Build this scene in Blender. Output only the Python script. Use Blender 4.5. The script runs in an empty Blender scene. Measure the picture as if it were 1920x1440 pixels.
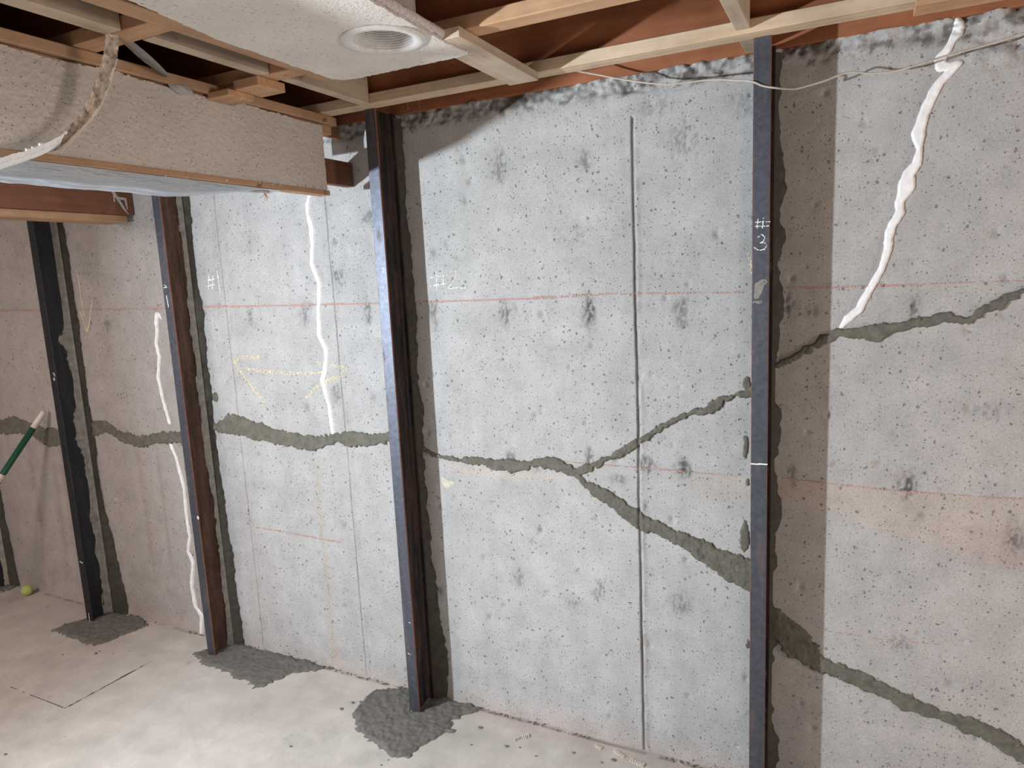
import bpy, bmesh, math, random
import numpy as np
from mathutils import Vector, Matrix
random.seed(4)
sc = bpy.context.scene
COL = sc.collection
# ------------------------------------------------------------------ camera
F = 1300.0
cam_r = np.array([0.89736863, 0.43876654, -0.04704746])
cam_u = np.array([-0.02625057, 0.15950428, 0.98684816])
cam_f = np.array([-0.44050022, 0.88433156, -0.154652])
CAM = np.array([0.0, -2.29688669, 1.78041656])
cd = bpy.data.cameras.new('camera'); cam = bpy.data.objects.new('camera', cd); COL.objects.link(cam)
cd.sensor_width = 36.0; cd.lens = 36.0 * F / 1920.0; cd.clip_start = 0.02; cd.clip_end = 60
M = Matrix(((cam_r[0], cam_u[0], -cam_f[0], CAM[0]), (cam_r[1], cam_u[1], -cam_f[1], CAM[1]),
            (cam_r[2], cam_u[2], -cam_f[2], CAM[2]), (0, 0, 0, 1)))
cam.matrix_world = M
sc.camera = cam
# ------------------------------------------------------------------ world, lights, exposure
sc.view_settings.view_transform = 'Standard'; sc.view_settings.look = 'None'
sc.view_settings.gamma = 1.0; sc.view_settings.exposure = 0.0
sc.view_settings.use_curve_mapping = False
w = bpy.data.worlds.new('world'); sc.world = w; w.use_nodes = True
w.node_tree.nodes['Background'].inputs[0].default_value = (1.0, 0.82, 0.69, 1)
w.node_tree.nodes['Background'].inputs[1].default_value = 0.27

def area_light(name, loc, direction, size, power, color, size_y=None):
    d = bpy.data.lights.new(name, 'AREA'); d.energy = power; d.color = color
    if size_y: d.shape = 'RECTANGLE'; d.size = size; d.size_y = size_y
    else: d.shape = 'DISK'; d.size = size
    o = bpy.data.objects.new(name, d); COL.objects.link(o); o.location = loc
    o.rotation_euler = Vector(direction).to_track_quat('-Z', 'Y').to_euler()
    return o
# the contractor's LED work light, standing low to the left of the photographer and aimed along the wall
area_light('work_light', (-2.85, -2.47, 1.67), (1.0, 0.26, 0.0), 0.09, 146, (0.85, 0.93, 1.0))
# unseen warm lamps, added as fill for the left bays and the soffit
area_light('fill_lamp_a', (-3.9, -2.6, 2.3), (-0.2, 0.55, -1), 0.9, 52, (1.0, 0.84, 0.75))
area_light('fill_lamp_b', (0.9, -3.4, 2.3), (0.0, 0.7, -1), 0.9, 18, (1.0, 0.80, 0.66))
area_light('fill_lamp_c', (3.4, -1.1, 1.35), (-1.0, -0.05, 0.16), 0.7, 46, (1.0, 0.86, 0.76))

# ------------------------------------------------------------------ pixel -> point helpers (1920x1440 frame)
def ray(x, y): return cam_f * F + cam_r * (x - 960) - cam_u * (y - 720)
def atY(x, y, Y=0.0): d = ray(x, y); return CAM + d * ((Y - CAM[1]) / d[1])
def atZ(x, y, Z=0.0): d = ray(x, y); return CAM + d * ((Z - CAM[2]) / d[2])
def atX(x, y, X): d = ray(x, y); return CAM + d * ((X - CAM[0]) / d[0])
def W2(x, y): p = atY(x, y); return (p[0], p[2])
def F2(x, y): p = atZ(x, y); return (p[0], p[1])

# ------------------------------------------------------------------ numpy noise
def hsh(ix, iy, s):
    n = (ix.astype(np.int64) * 374761393 + iy.astype(np.int64) * 668265263 + s * 1442695041) & 0x7fffffff
    n = ((n ^ (n >> 13)) * 1274126177) & 0x7fffffff
    n = (n ^ (n >> 16)) & 0xffff
    return n / 65535.0
def vn(x, y, s=0):
    x = np.asarray(x, float); y = np.asarray(y, float)
    ix = np.floor(x); iy = np.floor(y); fx = x - ix; fy = y - iy
    fx = fx * fx * (3 - 2 * fx); fy = fy * fy * (3 - 2 * fy)
    a = hsh(ix, iy, s); b = hsh(ix + 1, iy, s); c = hsh(ix, iy + 1, s); d = hsh(ix + 1, iy + 1, s)
    return (a * (1 - fx) + b * fx) * (1 - fy) + (c * (1 - fx) + d * fx) * fy
def fbm(x, y, s=0, o=4):
    t = 0; a = 0.5; n = 0
    for i in range(o):
        t = t + a * vn(x * 2 ** i, y * 2 ** i, s + i * 17); n += a; a *= 0.5
    return t / n * 2 - 1            # -1..1
def sst(a, b, x): t = np.clip((x - a) / (b - a), 0, 1); return t * t * (3 - 2 * t)

# ------------------------------------------------------------------ materials
def mat(name): m = bpy.data.materials.new(name); m.use_nodes = True; return m, m.node_tree.nodes, m.node_tree.links, m.node_tree.nodes['Principled BSDF']
def N(ns, t, **k):
    n = ns.new(t)
    for a, b in k.items(): setattr(n, a, b)
    return n
def ramp(ns, pts):
    r = ns.new('ShaderNodeValToRGB'); e = r.color_ramp.elements
    while len(e) < len(pts): e.new(0.5)
    for i, (p, c) in enumerate(pts):
        e[i].position = p; e[i].color = (c, c, c, 1) if not hasattr(c, '__len__') else (*c, 1)
    return r
def coords(ns, ls, scale=(1, 1, 1), kind='Object'):
    tc = ns.new('ShaderNodeTexCoord'); mp = ns.new('ShaderNodeMapping'); ls.new(tc.outputs[kind], mp.inputs[0])
    mp.inputs['Scale'].default_value = scale
    return mp.outputs[0]
def mixc(ns, ls, fac, a, b, mode='MIX'):
    m = ns.new('ShaderNodeMix'); m.data_type = 'RGBA'; m.blend_type = mode
    for i, v in ((0, fac), (6, a), (7, b)):
        if hasattr(v, 'is_linked') or isinstance(v, bpy.types.NodeSocket): ls.new(v, m.inputs[i])
        elif i == 0: m.inputs[0].default_value = v
        else: m.inputs[i].default_value = (*v, 1)
    return m.outputs[2]
def math_(ns, ls, op, a, b=0.0, clamp=False):
    m = ns.new('ShaderNodeMath'); m.operation = op; m.use_clamp = clamp
    for i, v in ((0, a), (1, b)):
        if isinstance(v, bpy.types.NodeSocket): ls.new(v, m.inputs[i])
        else: m.inputs[i].default_value = v
    return m.outputs[0]
def noise(ns, ls, vec, scale, detail=4, rough=0.6):
    n = ns.new('ShaderNodeTexNoise'); n.inputs['Scale'].default_value = scale
    n.inputs['Detail'].default_value = detail; n.inputs['Roughness'].default_value = rough
    ls.new(vec, n.inputs['Vector']); return n.outputs['Fac']
def bump(ns, ls, h, strength, dist, nrm=None):
    b = ns.new('ShaderNodeBump'); b.inputs['Strength'].default_value = strength; b.inputs['Distance'].default_value = dist
    ls.new(h, b.inputs['Height'])
    if nrm is not None: ls.new(nrm, b.inputs['Normal'])
    return b.outputs['Normal']

def pits(ns, ls, vec, scale, keep, rmax, seed):
    """irregular bug-hole mask: 1 inside a hole"""
    wrp = ns.new('ShaderNodeTexNoise'); wrp.inputs['Scale'].default_value = scale * 2.6; ls.new(vec, wrp.inputs['Vector'])
    off = ns.new('ShaderNodeVectorMath'); off.operation = 'MULTIPLY_ADD'
    ls.new(wrp.outputs['Color'], off.inputs[0]); off.inputs[1].default_value = (0.48 / scale,) * 3
    ad = ns.new('ShaderNodeVectorMath'); ad.operation = 'ADD'; ls.new(vec, ad.inputs[0]); ad.inputs[1].default_value = (seed, seed * 2.3, seed * .7)
    ls.new(ad.outputs[0], off.inputs[2])
    v = ns.new('ShaderNodeTexVoronoi'); v.voronoi_dimensions = '3D'; v.inputs['Scale'].default_value = scale; ls.new(off.outputs[0], v.inputs['Vector'])
    sep = ns.new('ShaderNodeSeparateColor'); ls.new(v.outputs['Color'], sep.inputs[0])
    on = math_(ns, ls, 'LESS_THAN', sep.outputs[0], keep)
    rad = math_(ns, ls, 'MULTIPLY_ADD', sep.outputs[1], rmax); rad.node.inputs[2].default_value = rmax * 0.25
    d = math_(ns, ls, 'SUBTRACT', rad, v.outputs['Distance'])
    d = math_(ns, ls, 'MULTIPLY', d, 1.0 / (rmax * 0.35), True)
    return math_(ns, ls, 'MULTIPLY', d, on)

def concrete(name, attr, base, pitset, dark=0.45, fine=0.25, bstr=0.7, rough=0.85):
    m, ns, ls, bs = mat(name)
    vec = coords(ns, ls)
    if attr:
        a = ns.new('ShaderNodeAttribute'); a.attribute_name = 'Col'; col = a.outputs['Color']
    else:
        rgb = ns.new('ShaderNodeRGB'); rgb.outputs[0].default_value = (*base, 1); col = rgb.outputs[0]
    n1 = noise(ns, ls, vec, 9, 6, 0.65); r1 = ramp(ns, [(0.3, 0.86), (0.7, 1.1)]); ls.new(n1, r1.inputs[0])
    col = mixc(ns, ls, 1.0, col, r1.outputs[0], 'MULTIPLY')
    n2 = noise(ns, ls, vec, 160, 4, 0.7); r2 = ramp(ns, [(0.25, 1 - fine), (0.75, 1 + fine * .5)]); ls.new(n2, r2.inputs[0])
    col = mixc(ns, ls, 1.0, col, r2.outputs[0], 'MULTIPLY')
    n5 = noise(ns, ls, vec, 32, 7, 0.75); r5 = ramp(ns, [(0.52, 1.0), (0.74, 0.80)]); ls.new(n5, r5.inputs[0])
    n6 = noise(ns, ls, vec, 2.5, 3, 0.5); r6 = ramp(ns, [(0.42, 0.0), (0.62, 1.0)]); ls.new(n6, r6.inputs[0])
    if attr: col = mixc(ns, ls, r6.outputs[0], col, mixc(ns, ls, 1.0, col, r5.outputs[0], 'MULTIPLY'))
    h = math_(ns, ls, 'MULTIPLY', n2, 0.12)
    n3 = noise(ns, ls, vec, 45, 5, 0.65); h = math_(ns, ls, 'ADD', h, math_(ns, ls, 'MULTIPLY', n3, 0.22))
    tot = None
    for (s, k, r, sd, amp) in pitset:
        p = pits(ns, ls, vec, s, k, r, sd)
        h = math_(ns, ls, 'SUBTRACT', h, math_(ns, ls, 'MULTIPLY', p, amp))
        tot = p if tot is None else math_(ns, ls, 'MAXIMUM', tot, p)
    if tot is not None:
        col = mixc(ns, ls, math_(ns, ls, 'MULTIPLY', tot, dark), col, (0.06, 0.055, 0.05))
    ls.new(col, bs.inputs['Base Color']); bs.inputs['Roughness'].default_value = rough
    bs.inputs['Specular IOR Level'].default_value = 0.25
    ls.new(bump(ns, ls, h, bstr, 0.006), bs.inputs['Normal'])
    return m

MW = concrete('wall_concrete', True, None, [(40, .30, .16, 1.3, 1.3), (26, .15, .14, 7.7, 1.5), (85, .34, .20, 4.1, .8), (150, .25, .22, 9.1, .4)], dark=.50)
MWC = concrete('wall_concrete_plain', False, (.47, .47, .46), [(38, .34, .24, 1.3, .9)])
MF = concrete('floor_concrete', True, None, [(14, .08, .12, 2.2, .5)], dark=.3, fine=.10, bstr=.25, rough=.7)
def mortar_mat(name, c, bs_=.9, var=.3):
    m, ns, ls, b = mat(name); vec = coords(ns, ls)
    n1 = noise(ns, ls, vec, 30, 6, .7); r1 = ramp(ns, [(.3, tuple(x * (1 - var) for x in c)), (.7, tuple(x * (1 + var) for x in c))]); ls.new(n1, r1.inputs[0])
    n2 = noise(ns, ls, vec, 190, 5, .75)
    ls.new(r1.outputs[0], b.inputs['Base Color']); b.inputs['Roughness'].default_value = .8
    b.inputs['Specular IOR Level'].default_value = .3
    h = math_(ns, ls, 'ADD', math_(ns, ls, 'MULTIPLY', n1, .8), math_(ns, ls, 'MULTIPLY', n2, .35))
    ls.new(bump(ns, ls, h, bs_, .006), b.inputs['Normal']); return m
MM = mortar_mat('damp_mortar', (.152, .147, .120))
MMF = mortar_mat('shaded_damp_mortar', (.062, .058, .048))  # same damp mortar, darkened to paint in the shade beside the posts
MMB = mortar_mat('floor_mortar', (.165, .160, .145), 1.0, .2)
MSM = mortar_mat('dry_mortar_smear', (.27, .265, .235), .5, .35)
def plain(name, c, rough=.6, metal=0.0, spec=.4, bs_=None, scale=60, var=.12):
    m, ns, ls, b = mat(name); vec = coords(ns, ls)
    n1 = noise(ns, ls, vec, scale, 5, .65); r1 = ramp(ns, [(.3, tuple(x * (1 - var) for x in c)), (.7, tuple(min(1, x * (1 + var)) for x in c))]); ls.new(n1, r1.inputs[0])
    ls.new(r1.outputs[0], b.inputs['Base Color']); b.inputs['Roughness'].default_value = rough
    b.inputs['Metallic'].default_value = metal; b.inputs['Specular IOR Level'].default_value = spec
    if bs_: ls.new(bump(ns, ls, n1, bs_, .003), b.inputs['Normal'])
    return m
MSEAL = plain('white_sealant', (.93, .93, .95), .35, spec=.5, bs_=.2)
MCHW = plain('white_chalk', (.85, .84, .80), .9, scale=400, var=.2)
MCHY = plain('yellow_chalk', (.68, .60, .42), .9, scale=400, var=.25)
MCHR = plain('red_chalk', (.47, .29, .25), .9, scale=300, var=.3)
MDUST = plain('pale_patch', (.56, .56, .52), .9)

def steel(name, dark, rust, amount, smear=0.0, rough=.42):
    m, ns, ls, b = mat(name); vec = coords(ns, ls, (1, 1, .12)); v2 = coords(ns, ls)
    n1 = noise(ns, ls, vec, 40, 6, .7)
    r = ramp(ns, [(1 - amount - .12, 0.0), (1 - amount + .12, 1.0)]); ls.new(n1, r.inputs[0])
    col = mixc(ns, ls, r.outputs[0], dark, rust)
    n2 = noise(ns, ls, v2, 60, 6, .7); r2 = ramp(ns, [(.3, .75), (.7, 1.2)]); ls.new(n2, r2.inputs[0])
    col = mixc(ns, ls, 1.0, col, r2.outputs[0], 'MULTIPLY')
    ls.new(col, b.inputs['Base Color'])
    met = math_(ns, ls, 'MULTIPLY_ADD', r.outputs[0], -.8); met.node.inputs[2].default_value = .85; ls.new(met, b.inputs['Metallic'])
    ro = math_(ns, ls, 'MULTIPLY_ADD', r.outputs[0], .35); ro.node.inputs[2].default_value = rough; ls.new(ro, b.inputs['Roughness'])
    ls.new(bump(ns, ls, n2, .25, .002), b.inputs['Normal']); return m
MS_BLUE = steel('mill_scale_steel', (.115, .125, .155), (.15, .075, .055), .32, rough=.50)
MS_WEB = steel('dark_steel', (.035, .034, .038), (.075, .034, .022), .45, rough=.6)
MS_DARK = steel('black_steel', (.045, .05, .06), (.05, .04, .035), .35, rough=.55)
MS_RUST = steel('rusty_steel', (.085, .055, .043), (.125, .07, .048), .5, rough=.7)
MS_EDGE = steel('rusty_edge', (.20, .10, .075), (.26, .11, .07), .5, rough=.6)
MS_RBLUE = steel('half_rusty_steel', (.13, .13, .15), (.22, .11, .06), .5, rough=.5)

def wood(name, a, b_, axis=0, rough=.7, knots=True):
    m, ns, ls, b = mat(name)
    s = [22, 22, 22]; s[axis] = 1.2
    vec = coords(ns, ls, tuple(s)); v2 = coords(ns, ls)
    n1 = noise(ns, ls, vec, 2.2, 6, .7); r = ramp(ns, [(.3, a), (.72, b_)]); ls.new(n1, r.inputs[0])
    n2 = noise(ns, ls, v2, 7, 4, .6); r2 = ramp(ns, [(.3, .78), (.7, 1.12)]); ls.new(n2, r2.inputs[0])
    col = mixc(ns, ls, 1.0, r.outputs[0], r2.outputs[0], 'MULTIPLY')
    if knots:
        k = pits(ns, ls, v2, 9, .3, .13, 3.1); col = mixc(ns, ls, math_(ns, ls, 'MULTIPLY', k, .6), col, (.10, .045, .02))
    ls.new(col, b.inputs['Base Color']); b.inputs['Roughness'].default_value = rough
    b.inputs['Specular IOR Level'].default_value = .3
    ls.new(bump(ns, ls, n1, .2, .002), b.inputs['Normal']); return m
WL_X = wood('pine_x', (.56, .40, .26), (.74, .60, .44), 0)
WL_Y = wood('pine_y', (.44, .34, .25), (.62, .50, .38), 1)
WO_X = wood('aged_pine_x', (.46, .25, .13), (.62, .40, .24), 0)
WO_Y = wood('aged_pine_y', (.42, .24, .14), (.56, .36, .22), 1)
WB_X = wood('brown_web_x', (.30, .105, .045), (.42, .165, .080), 0, .75)
WB_Y = wood('brown_beam_y', (.17, .075, .045), (.24, .105, .062), 1, .75)
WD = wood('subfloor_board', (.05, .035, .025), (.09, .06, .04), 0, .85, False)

def popcorn(name, c, scale=95):
    m, ns, ls, b = mat(name); vec = coords(ns, ls)
    p = pits(ns, ls, vec, scale * 1.15, .75, .21, 2.2)
    n = noise(ns, ls, vec, scale * 1.7, 4, .7); n0 = noise(ns, ls, vec, 5, 3)
    r = ramp(ns, [(.3, .92), (.7, 1.05)]); ls.new(n0, r.inputs[0])
    col = mixc(ns, ls, 1.0, c, r.outputs[0], 'MULTIPLY')
    col = mixc(ns, ls, math_(ns, ls, 'MULTIPLY', p, .34), col, (.16, .13, .11))
    ls.new(col, b.inputs['Base Color']); b.inputs['Roughness'].default_value = .95; b.inputs['Specular IOR Level'].default_value = .1
    h = math_(ns, ls, 'SUBTRACT', math_(ns, ls, 'MULTIPLY', n, .5), math_(ns, ls, 'MULTIPLY', p, .9))
    ls.new(bump(ns, ls, h, 1.0, .010), b.inputs['Normal']); return m
MPOP = popcorn('textured_plaster', (.74, .68, .62))
MPOPC = popcorn('ceiling_texture', (.84, .79, .73), 80)
MGYP = plain('broken_gypsum', (.66, .60, .58), .95, bs_=1.0, scale=120, var=.25)
MTRIM = plain('white_trim', (.72, .70, .68), .45, bs_=.02)
MCAN = plain('can_metal', (.55, .52, .46), .5, .0)
MCAND = plain('can_band', (.05, .06, .07), .6)
MBEAD = plain('corner_bead_metal', (.93, .94, .96), .4, .0, bs_=.3, scale=30)
MBEADD = plain('dirty_bead', (.50, .42, .35), .8, bs_=1.0, scale=55, var=.75)
MCABLE = plain('cable_sheath', (.50, .45, .39), .5)
MPOLE = plain('green_paint', (.012, .085, .045), .35, spec=.5)
MTIP = plain('cream_tip', (.72, .70, .62), .6)
MBALL = plain('felt', (.46, .52, .16), .95, bs_=.6, scale=200)
MNAIL = plain('nail', (.25, .23, .22), .4, .8)
MCRUMB = mortar_mat('crumb', (.20, .19, .16))
m, ns, ls, b = mat('plastic_sheet'); vec = coords(ns, ls, (30, 5, 30)); n = noise(ns, ls, vec, 1.5, 5)
b.inputs['Base Color'].default_value = (.52, .57, .62, 1); b.inputs['Roughness'].default_value = .3; b.inputs['Metallic'].default_value = .25
ls.new(bump(ns, ls, n, 1.0, .02), b.inputs['Normal']); MPL = m

# ------------------------------------------------------------------ object helpers
def link(name, me, material, parent=None):
    if material is not None and len(me.materials) == 0:
        for mm in (material if isinstance(material, (list, tuple)) else [material]): me.materials.append(mm)
    o = bpy.data.objects.new(name, me); COL.objects.link(o)
    if parent is not None:
        o.parent = parent; o.matrix_parent_inverse = parent.matrix_world.inverted() if parent.type != 'EMPTY' else Matrix.Translation(-parent.location)
    return o
def obj(name, bm, material, parent=None, smooth=False):
    me = bpy.data.meshes.new(name); bm.normal_update(); bm.to_mesh(me); bm.free()
    if smooth: me.shade_smooth()
    return link(name, me, material, parent)
def empty(name, loc):
    o = bpy.data.objects.new(name, None); COL.objects.link(o); o.location = loc; o.empty_display_size = .05
    return o
def tag(o, label=None, cat=None, group=None, kind=None):
    if label: o['label'] = label
    if cat: o['category'] = cat
    if group: o['group'] = group
    if kind: o['kind'] = kind
    return o
def add_box(bm, x0, x1, y0, y1, z0, z1, bev=0.0, jit=0.0, mi=0):
    vs = [bm.verts.new((x + random.uniform(-jit, jit), y + random.uniform(-jit, jit), z + random.uniform(-jit, jit)))
          for x in (x0, x1) for y in (y0, y1) for z in (z0, z1)]
    fs = [bm.faces.new([vs[i] for i in q]) for q in ((0, 1, 3, 2), (4, 6, 7, 5), (0, 4, 5, 1), (2, 3, 7, 6), (0, 2, 6, 4), (1, 5, 7, 3))]
    for f in fs: f.material_index = mi
    if bev > 0:
        es = list({e for f in fs for e in f.edges})
        bmesh.ops.bevel(bm, geom=es, offset=bev, segments=1, affect='EDGES')
    return vs
def lumber(x0, x1, y0, y1, z0, z1, bev=.002):
    bm = bmesh.new(); add_box(bm, x0, x1, y0, y1, z0, z1, bev); return bm
def add_tube(bm, pts, rad, seg=10, cap=True):
    pts = [Vector(p) for p in pts]; rings = []
    for i, p in enumerate(pts):
        a = pts[max(i - 1, 0)]; c = pts[min(i + 1, len(pts) - 1)]; t = (c - a).normalized()
        up = Vector((0, 0, 1)) if abs(t.z) < .9 else Vector((1, 0, 0))
        s = t.cross(up).normalized(); u = s.cross(t)
        r = rad[i] if hasattr(rad, '__len__') else rad
        rings.append([bm.verts.new(p + (s * math.cos(k * 2 * math.pi / seg) + u * math.sin(k * 2 * math.pi / seg)) * r) for k in range(seg)])
    for a, c in zip(rings, rings[1:]):
        for k in range(seg): bm.faces.new((a[k], a[(k + 1) % seg], c[(k + 1) % seg], c[k]))
    if cap: bm.faces.new(rings[0][::-1]); bm.faces.new(rings[-1])
def add_lathe(bm, prof, cx, cy, seg=64):
    rings = [[bm.verts.new((cx + r * math.cos(k * 2 * math.pi / seg), cy + r * math.sin(k * 2 * math.pi / seg), z)) for k in range(seg)] for r, z in prof]
    for a, c in zip(rings, rings[1:]):
        for k in range(seg): bm.faces.new((a[k], a[(k + 1) % seg], c[(k + 1) % seg], c[k]))
def smooth_path(pts, n=12):
    out = []; P = [Vector(p) for p in pts]
    for i in range(len(P) - 1):
        p0 = P[max(i - 1, 0)]; p1 = P[i]; p2 = P[i + 1]; p3 = P[min(i + 2, len(P) - 1)]
        for k in range(n):
            t = k / n
            out.append(.5 * ((2 * p1) + (-p0 + p2) * t + (2 * p0 - 5 * p1 + 4 * p2 - p3) * t * t + (-p0 + 3 * p1 - 3 * p2 + p3) * t ** 3))
    out.append(P[-1]); return out
def grid_mesh(name, P, keep, colors=None):
    """P: (nu,nv,3) points, keep: (nu-1,nv-1) bool"""
    nu, nv = P.shape[:2]; idx = np.arange(nu * nv).reshape(nu, nv)
    q = np.stack([idx[:-1, :-1], idx[1:, :-1], idx[1:, 1:], idx[:-1, 1:]], -1)[keep]
    used = np.zeros(nu * nv, bool); used[q.ravel()] = True
    remap = np.cumsum(used) - 1; V = P.reshape(-1, 3)[used]; q = remap[q]
    me = bpy.data.meshes.new(name)
    me.vertices.add(len(V)); me.vertices.foreach_set('co', V.astype(np.float32).ravel())
    me.loops.add(q.size); me.loops.foreach_set('vertex_index', q.ravel().astype(np.int32))
    me.polygons.add(len(q)); me.polygons.foreach_set('loop_start', np.arange(0, q.size, 4, dtype=np.int32))
    me.polygons.foreach_set('loop_total', np.full(len(q), 4, dtype=np.int32))
    me.update(calc_edges=True); me.validate()
    if colors is not None:
        a = me.color_attributes.new('Col', 'FLOAT_COLOR', 'POINT')
        c = np.ones((len(V), 4), np.float32); c[:, :3] = colors.reshape(-1, 3)[used]; a.data.foreach_set('color', c.ravel())
    me.shade_smooth(); return me

# ------------------------------------------------------------------ THE WALL
GROOVES = [(-.664, .0042, .010, 2.27), (-1.957, .0028, .004, 2.36), (-2.592, .0026, .0035, 2.36), (-1.02, .0015, .0008, 2.3), (-4.62, .002, .001, 2.3)]
def wall_h(X, Z):
    """how far the face of the wall stands towards the room"""
    h = .0012 * fbm(X * 6, Z * 6, 3) + .0006 * fbm(X * 40, Z * 40, 9, 3)
    h = h + .0018 * fbm(X * 1.2, Z * 1.2, 5, 2)
    for gx, gw, gd, zt in GROOVES:
        wob = gx + .004 * fbm(Z * 3, Z * 0 + gx, 21, 3) + .0012 * fbm(Z * 30, Z * 0 + gx, 22, 2)
        h = h - gd * np.exp(-((X - wob) / gw) ** 2) * (Z < zt) * (.6 + .4 * vn(Z * 9, Z * 0, 5))
        h = h + gd * .35 * np.exp(-((X - wob - .012) / .008) ** 2) * (Z < zt) * vn(Z * 14, Z * 0 + 3, 6)
    edge = 2.345 + .028 * fbm(X * 5, X * 0, 31, 3) - .05 * sst(.18, .35, X)
    m = sst(0, .025, Z - edge)
    ro = fbm(X * 16, Z * 20, 41, 4) * .022 + fbm(X * 50, Z * 55, 43, 3) * .013
    h = h + m * (ro - .004)
    m2 = np.exp(-(((X - .34) / .10) ** 2 + ((Z - 2.30) / .05) ** 2)); h = h + m2 * fbm(X * 30, Z * 34, 47, 4) * .020
    return h
xs = np.arange(-5.3, .80, .006)
for gx, hw_ in ((-.664, .018), (-1.957, .012), (-2.592, .012)):
    xs = np.sort(np.concatenate([xs[np.abs(xs - gx) > hw_], np.arange(gx - hw_, gx + hw_, .0018)]))
zs = np.concatenate([np.arange(-.02, 2.4, .006), [2.4]])
X, Z = np.meshgrid(xs, zs, indexing='ij')
Hh = wall_h(X, Z)
c = np.empty(X.shape + (3,)); c[:] = (.470, .472, .470)
big = fbm(X * 1.1, Z * 1.3, 61, 4)[..., None]; c *= 1 + .10 * big
c *= 1 + .07 * fbm(X * 6, Z * 5, 65, 4)[..., None]
# vertical wash streaks left by the forms
stk = fbm(X * 26, Z * 1.1, 71, 4)[..., None]; c *= 1 + .055 * stk
def tint(mask, col, amt):
    global c
    k = (np.clip(mask, 0, 1) * amt)[..., None]; c = c * (1 - k) + np.array(col) * k
# dim warm light painted into the left end and beyond the right post
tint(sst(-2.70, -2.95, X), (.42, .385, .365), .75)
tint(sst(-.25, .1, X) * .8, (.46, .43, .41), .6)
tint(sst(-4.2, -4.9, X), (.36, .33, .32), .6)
# rust-orange wash band right of the third post, fading left
bandn = fbm(X * 5, Z * 12, 81, 3) * .03
lowb = 1.09 - .10 - .12 * sst(-.2, .5, X) + bandn
tint(sst(0, .04, Z - lowb) * sst(.012, 0, Z - 1.085 - bandn * .15) * sst(-.62, -.2, X), (.56, .43, .33), .38)
tint(sst(0, .03, Z - .86 - bandn) * sst(.06, 0, Z - .97) * sst(.1, .45, X), (.38, .31, .31), .4)
tint(np.exp(-((Z - 1.025) / .02) ** 2) * sst(-1.55, -1.35, X) * sst(-.85, -1.05, X), (.60, .49, .40), .4)
# yellow drip
tint(np.exp(-((X + 2.14 - .01 * fbm(Z * 4, Z * 0, 83, 2)) / .010) ** 2) * sst(1.03, .98, Z), (.46, .38, .26), .4)
tint(np.exp(-((X + 2.12) / .03) ** 2) * sst(.22, .0, Z), (.50, .38, .30), .5)
tint(sst(.10, .0, Z + .03 * fbm(X * 5, Z * 5, 85)), (.55, .46, .42), .5)
# red-brown runs between the left posts
for xr, wr in ((-4.33, .03), (-4.12, .035), (-4.03, .02), (-3.35, .02), (-3.2, .015)):
    tint(np.exp(-((X - xr) / wr) ** 2) * sst(1.05, .9, Z) * sst(.15, .5, Z) * (.5 + .5 * vn(X * 60, Z * 5, 91)), (.32, .22, .18), .45)
# dark rub marks and tie scars
for px, py, rx, ry, a in ((690, 588, 5, 22, .7), (1105, 585, 9, 24, .9), (1278, 585, 12, 22, .6), (948, 590, 6, 22, .7), (573, 590, 6, 18, .5), (634, 522, 8, 18, .6),
    (470, 596, 4, 14, .5), (937, 308, 9, 26, .6), (1097, 297, 10, 14, .7), (1283, 266, 26, 30, .45), (1230, 198, 26, 20, .35), (1075, 440, 28, 22, .25), (1283, 880, 10, 14, .9), (1213, 870, 12, 10, .7), (1160, 900, 12, 8, .5),
    (1702, 912, 14, 20, .9), (1716, 572, 8, 20, .7), (1277, 1132, 14, 14, .5), (1120, 1108, 8, 16, .5), (975, 1088, 10, 14, .5), (812, 582, 6, 20, .6), (690, 405, 10, 12, .5),
    (630, 735, 5, 16, .5), (958, 860, 6, 14, .6), (1104, 858, 5, 14, .7), (1478, 575, 9, 18, .7), (1520, 583, 9, 8, .5), (1690, 1208, 16, 14, .5), (1480, 893, 6, 14, .7), (1855, 770, 26, 12, .4),
    (1905, 1010, 14, 30, .6), (760, 560, 5, 16, .5), (200, 610, 6, 8, .5), (820, 1110, 6, 8, .7), (1075, 1130, 12, 10, .5), (1010, 880, 8, 8, .3), (1400, 190, 30, 22, .3), (330, 420, 26, 20, .3), (170, 500, 20, 30, .25), (300, 410, 18, 30, .4), (990, 200, 70, 20, .22), (1250, 150, 60, 14, .25)):
    cx, cz = W2(px, py); p2 = W2(px + rx, py); p3 = W2(px, py + ry); ax = abs(p2[0] - cx) + .004; az = abs(p3[1] - cz) + .004
    i0 = (np.abs(xs - cx) < 3 * ax); j0 = (np.abs(zs - cz) < 3 * az)
    sub = np.ix_(i0, j0); xx = X[sub]; zz = Z[sub]
    d = ((xx - cx) / ax) ** 2 + ((zz - cz) / az) ** 2 + .9 * fbm(xx * 70, zz * 40, 97, 3)
    k = np.clip(np.exp(-np.clip(d, 0, 9)) * 1.3, 0, 1) * a * (.25 + .75 * (vn(xx * 240, zz * 75, 99) > .45))
    c[sub] = c[sub] * (1 - k[..., None] * .80)
    Hh[sub] -= k * .006
for gx, gw, gd, zt in GROOVES[:3]:
    wob = gx + .004 * fbm(Z * 3, Z * 0 + gx, 21, 3) + .0012 * fbm(Z * 30, Z * 0 + gx, 22, 2)
    a = .75 if gx > -1 else .45
    tint(np.exp(-((X - wob) / (gw * 1.1)) ** 2) * (Z < zt) * (.35 + .65 * vn(Z * 12, Z * 0 + gx, 23)), (.05, .042, .035), min(1, a * 1.15))
    tint(np.exp(-((X - wob - .014) / .016) ** 2) * (vn(X * 60, Z * 20, 25) > .6) * (Z < zt), (.2, .19, .17), a * .35)
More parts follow.
